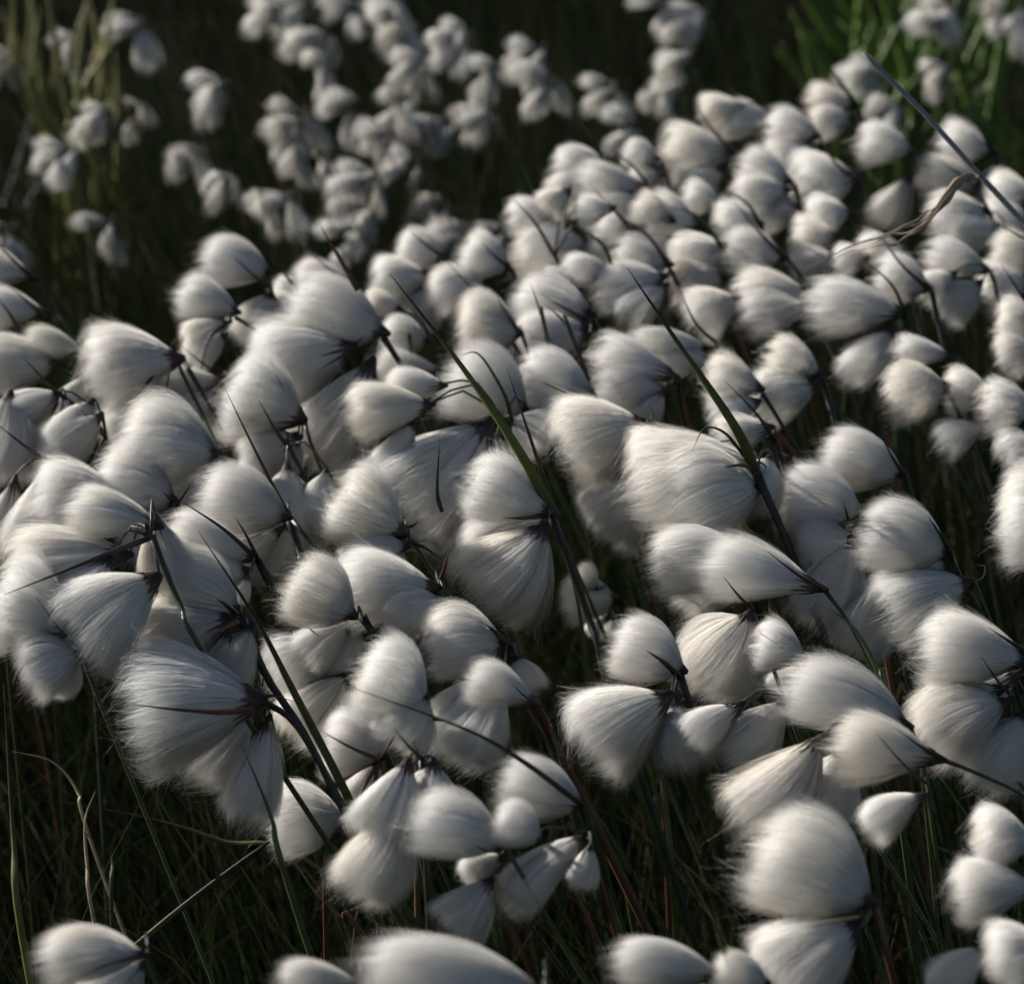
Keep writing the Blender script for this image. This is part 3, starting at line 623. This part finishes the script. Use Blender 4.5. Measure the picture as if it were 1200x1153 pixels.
for x, y, k in FAR:
    s = rng.uniform(0.82, 1.12)
    tf = []
    for i in range(k + 1):
        a = math.radians(rng.uniform(60, 175))                   # from hanging to blown to the left
        L = rng.uniform(32, 50) * s
        ox, oy = rng.uniform(-8, 16), rng.uniform(-6, 12)
        if i == 0: a, ox, oy = math.radians(rng.uniform(165, 200)), 8, 0
        tf.append((x + ox, y + oy, x + ox + L * math.cos(a), y + oy + L * math.sin(a), L * rng.uniform(0.42, 0.62)))
    plant((x + 10, y), tf, label='small blurred cotton grass head with drooping tufts beyond the dark gap', group=G_FAR, soft='far', z=0.29 + rng.uniform(-0.04, 0.03), stemmat='g', sw=1.0, cat='cotton grass')

# ------------------------------------------------------------------ blades and stalks that stand out on their own
def blade(name, label, mat, width, pts_, z=0.40, dk=0.0, flat=0.3, cat='grass blade', ytop=None, rooted=True, wprof=((0, 0.8), (0.3, 1.0), (0.65, 0.75), (1, 0.04))):
    """pts_ from the low end up to the tip."""
    depth = plane_depth(ytop if ytop is not None else pts_[-1][1], z) - dk
    P = [pt(x, y, depth) for x, y in pts_]
    if rooted:
        d = P[0] - P[1]; k = max(-0.6, min(0.8, d[0] / max(0.02, -d[2])))
        zz = P[0][2]
        P = [np.array((P[0][0] + k * zz * 0.7, P[0][1] + 0.03, -0.012)), np.array((P[0][0] + k * zz * 0.42, P[0][1] + 0.015, zz * 0.5))] + P
    base = P[0].copy()
    n = 6 + 4 * len(P)
    sp = smooth_path(P, n)
    u = np.linspace(0, 1, n)
    r = np.interp(u, [a for a, _ in wprof], [b for _, b in wprof]) * width * 0.5 / F_PX * depth
    o = link(name, tube_mesh(name, sp - base, r, MATS[mat], 6, flat), None, base)
    if label: tag(o, label, cat)
    return o, base, depth
blade('sedge_blade', 'olive blade with a dark tip crossing the stem of the domed head', 'o', 12, [(458, 1036), (402, 922), (345, 812), (298, 722), (232, 622)], z=0.48, ytop=745, dk=0.06)
blade('sedge_blade', 'green stalk in front of the largest fan and its hanging lobe', 'g', 9, [(345, 1060), (318, 958), (283, 872)], z=0.44, ytop=900, dk=0.06, flat=0.7)
blade('sedge_blade', 'thin dark blade between the back row and the plump heads', 'b', 6, [(612, 420), (580, 370), (518, 300)], z=0.47, ytop=420)
blade('sedge_blade', 'dark spike standing on the boxy head', 'b', 6, [(684, 430), (662, 380), (638, 356)], z=0.48, ytop=430, dk=0.03)
blade('sedge_blade', 'second dark spike crossing the boxy head', 'b', 6, [(646, 420), (634, 370), (622, 332)], z=0.48, ytop=432, dk=0.03)
blade('sedge_blade', 'tiny stiff dark leaf on the broad hanging tuft', 'd', 6, [(518, 600), (512, 575), (515, 514)], z=0.48, ytop=600, dk=0.08, rooted=False, flat=0.6)
blade('sedge_blade', 'olive blade bent low over the bottom grass', 'o', 6, [(400, 1040), (260, 985), (180, 960), (80, 940)], z=0.36, ytop=1000)
blade('sedge_blade', 'folded olive blade slanting from the lone low head', 'o', 8, [(120, 1150), (160, 1108), (230, 1050), (316, 986)], z=0.40, ytop=1050, wprof=((0, 0.7), (0.6, 1.0), (0.95, 0.8), (1, 0.3)))
blade('sedge_blade', 'pale bent blade catching the light in the bottom grass', 's', 5, [(114, 1096), (102, 1010), (100, 960), (112, 926)], z=0.36, ytop=1000)
blade('sedge_blade', 'upright olive blade along the lower frame edge', 'o', 11, [(30, 1120), (16, 980), (4, 800)], z=0.42, ytop=950, dk=0.05)
blade('sedge_blade', 'grey green bent blade next to the pale one', 'g', 6, [(132, 1090), (132, 1010), (126, 995)], z=0.34, ytop=1030)
blade('sedge_blade', 'straw blade drooping in the shade below the big drooping head', 's', 4, [(108, 990), (92, 930), (62, 893), (14, 880)], z=0.38, ytop=900)
blade('sedge_blade', 'red brown blade standing left of the twin shaded tufts', 'r', 7, [(768, 730), (764, 690), (744, 632)], z=0.43, ytop=700, dk=0.02)
blade('sedge_blade', 'green upright blade beside the long loaf head', 'g', 8, [(1042, 850), (1030, 790), (1000, 735), (968, 712)], z=0.46, ytop=800, dk=0.04)
blade('sedge_blade', 'green blade rising through the frame right of the fan pair', 'e', 9, [(760, 960), (720, 840), (690, 720), (668, 640)], z=0.42, ytop=760)
blade('sedge_blade', 'dark green blade behind the fan pair stem', 'e', 8, [(708, 900), (690, 800), (676, 700), (650, 620)], z=0.42, ytop=740)
blade('sedge_blade', 'olive upright blade right of the hanging pair', 'o', 8, [(790, 1060), (782, 960), (770, 880), (742, 820)], z=0.36, ytop=960)
blade('sedge_blade', 'red blade leaning through the bottom grass', 'r', 6, [(440, 1115), (400, 1075), (366, 1040), (330, 985)], z=0.38, ytop=1050)
blade('sedge_blade', 'maroon blade leaning over the deep drooping head', 'r', 6, [(700, 1100), (660, 1010), (640, 975)], z=0.42, ytop=1030, dk=0.03)
blade('sedge_blade', 'thin green blade crossing the ragged corner pair', 'e', 6, [(1180, 1075), (1090, 985), (1010, 900)], z=0.43, ytop=1000, dk=0.02)
blade('sedge_blade', 'short green spike before the ragged corner pair', 'e', 6, [(1140, 1090), (1150, 1030), (1166, 972)], z=0.44, ytop=1040, dk=0.03)
blade('sedge_blade', 'thin spike leaning into the ragged corner pair', 'e', 4, [(1196, 1066), (1188, 1040), (1180, 1014)], z=0.44, ytop=1060, dk=0.03)
blade('sedge_blade', 'upright stalk standing behind the shaggy wig head', 'g', 9, [(1028, 1040), (1016, 965), (1010, 910)], z=0.44, ytop=960, flat=0.8)

# bent seed stalk at the corner
o, b0, dp = blade('seed_stalk', None, 'b', 6, [(1210, 1060), (1196, 1000), (1176, 960), (1158, 950)], z=0.45, ytop=1010, dk=0.04, flat=0.8)
o.name = 'seed_stalk'; tag(o, 'bent brown seed stalk hanging over the ragged corner pair', 'seed stalk')

# dry stalk with its withered leaf, upper right
STZ = plane_depth(470, 0.50)
def dry_stalk():
    P = [pt(x, y, STZ) for x, y in [(1012, 64), (1080, 130), (1145, 202), (1205, 268), (1268, 345)]]
    last = P[-1]
    P += [np.array((last[0] + 0.16, last[1] + 0.0, last[2] * 0.55)), np.array((last[0] + 0.27, last[1], -0.012))]
    base = P[-1].copy(); base[2] = 0
    root = link('dry_stalk', None, None, base); root.empty_display_size = 0.02
    tag(root, 'weathered grey grass stalk slanting over the clump with a withered curled leaf', 'dry stalk')
    sp = smooth_path(P, 34)
    link('stem', tube_mesh('stem', sp - base, np.interp(np.linspace(0, 1, 34), [0, 0.1, 1], [0.0008, 0.0011, 0.0016]), M_GREY, 8), root)
    for i, (pp, w) in enumerate([([(1149, 208), (1130, 208), (1108, 232), (1088, 256), (1060, 268), (1010, 284), (948, 314)], 13), ([(1112, 230), (1084, 262), (1050, 285), (1010, 292), (960, 308)], 5), ([(1100, 240), (1070, 260), (1030, 280), (990, 286), (952, 318)], 3), ([(1118, 222), (1080, 266), (1040, 276), (1005, 296), (968, 300)], 3)]):
        q = [pt(x, y, STZ - 0.004 - 0.003 * i) for x, y in pp]
        n = 40
        s2 = smooth_path(q, n)
        u = np.linspace(0, 1, n)
        r = np.interp(u, [0, 0.06, 0.22, 0.45, 0.6, 1], [0.25, 0.5, 1.0, 0.6, 0.22, 0.05]) * w * 0.5 / F_PX * STZ
        r = r * (1 + 0.18 * np.sin(u * 23 + i) + 0.10 * np.sin(u * 61))
        s2 = s2 + UP * (0.0005 * np.sin(u * 30 + 2 * i))[:, None] + FWD * (0.002 * np.sin(u * 17))[:, None]
        tw = np.array([(-FWD * math.cos(2.4 * a) + UP * math.sin(2.4 * a)) for a in u])
        link('withered_leaf', tube_mesh('withered_leaf', s2 - base, r, M_STRAW, 6, 0.10), root)
dry_stalk()
blade('sedge_blade', 'short green leaf tip reaching in below the dry stalk', 'e', 6, [(1230, 298), (1200, 280), (1160, 257)], z=0.50, ytop=330)

# clumps of taller grass at the back
def grass_clump(label, mat, blades, z0, y_ref, cat='grass clump'):
    depth = plane_depth(y_ref, z0)
    base = pt(*blades[0][0], depth); base[2] = 0
    root = link('grass_clump', None, None, base); root.empty_display_size = 0.03
    tag(root, label, cat, None)
    for (x0, y0), (x1, y1), w, bow in blades:
        dd = depth + rng.uniform(-0.12, 0.12)
        a = pt(x0, y0, dd); b = pt(x1, y1, dd)
        foot = np.array((a[0] + rng.uniform(-0.02, 0.02), a[1] + rng.uniform(-.05, .05), -0.01))
        mid = (a + b) / 2 + RIGHT * bow / F_PX * dd
        sp = smooth_path([foot, a, mid, b], 16)
        r = np.interp(np.linspace(0, 1, 16), [0, 0.4, 0.8, 1], [0.7, 1, 0.7, 0.05]) * w * 0.5 / F_PX * dd
        link('blade', tube_mesh('blade', sp - base, r, MATS[mat], 6, 0.3), root)
bl = [((95 + rng.uniform(-40, 50), 225), (60 + rng.uniform(-75, 85), rng.uniform(-40, 60)), rng.uniform(9, 15), rng.uniform(-34, 34)) for i in range(18)]
grass_clump('pale olive grass clump rising at the back corner beside small cotton heads', 'p', bl, 0.20, 235)
bl = [((rng.uniform(-30, 90), 330), (rng.uniform(-40, 90), rng.uniform(60, 200)), rng.uniform(6, 11), rng.uniform(-14, 14)) for i in range(10)]
grass_clump('dim brownish grass clump in front of the pale olive one', 'b', bl, 0.10, 300)
bl = [((1090 + rng.uniform(-110, 130), 190), (1090 + rng.uniform(-190, 130), rng.uniform(-80, 60)), rng.uniform(12, 21), rng.uniform(-16, 16)) for i in range(44)]
grass_clump('tall deep green reed clump behind the dry stalk', 'w', bl, 0.16, 150)
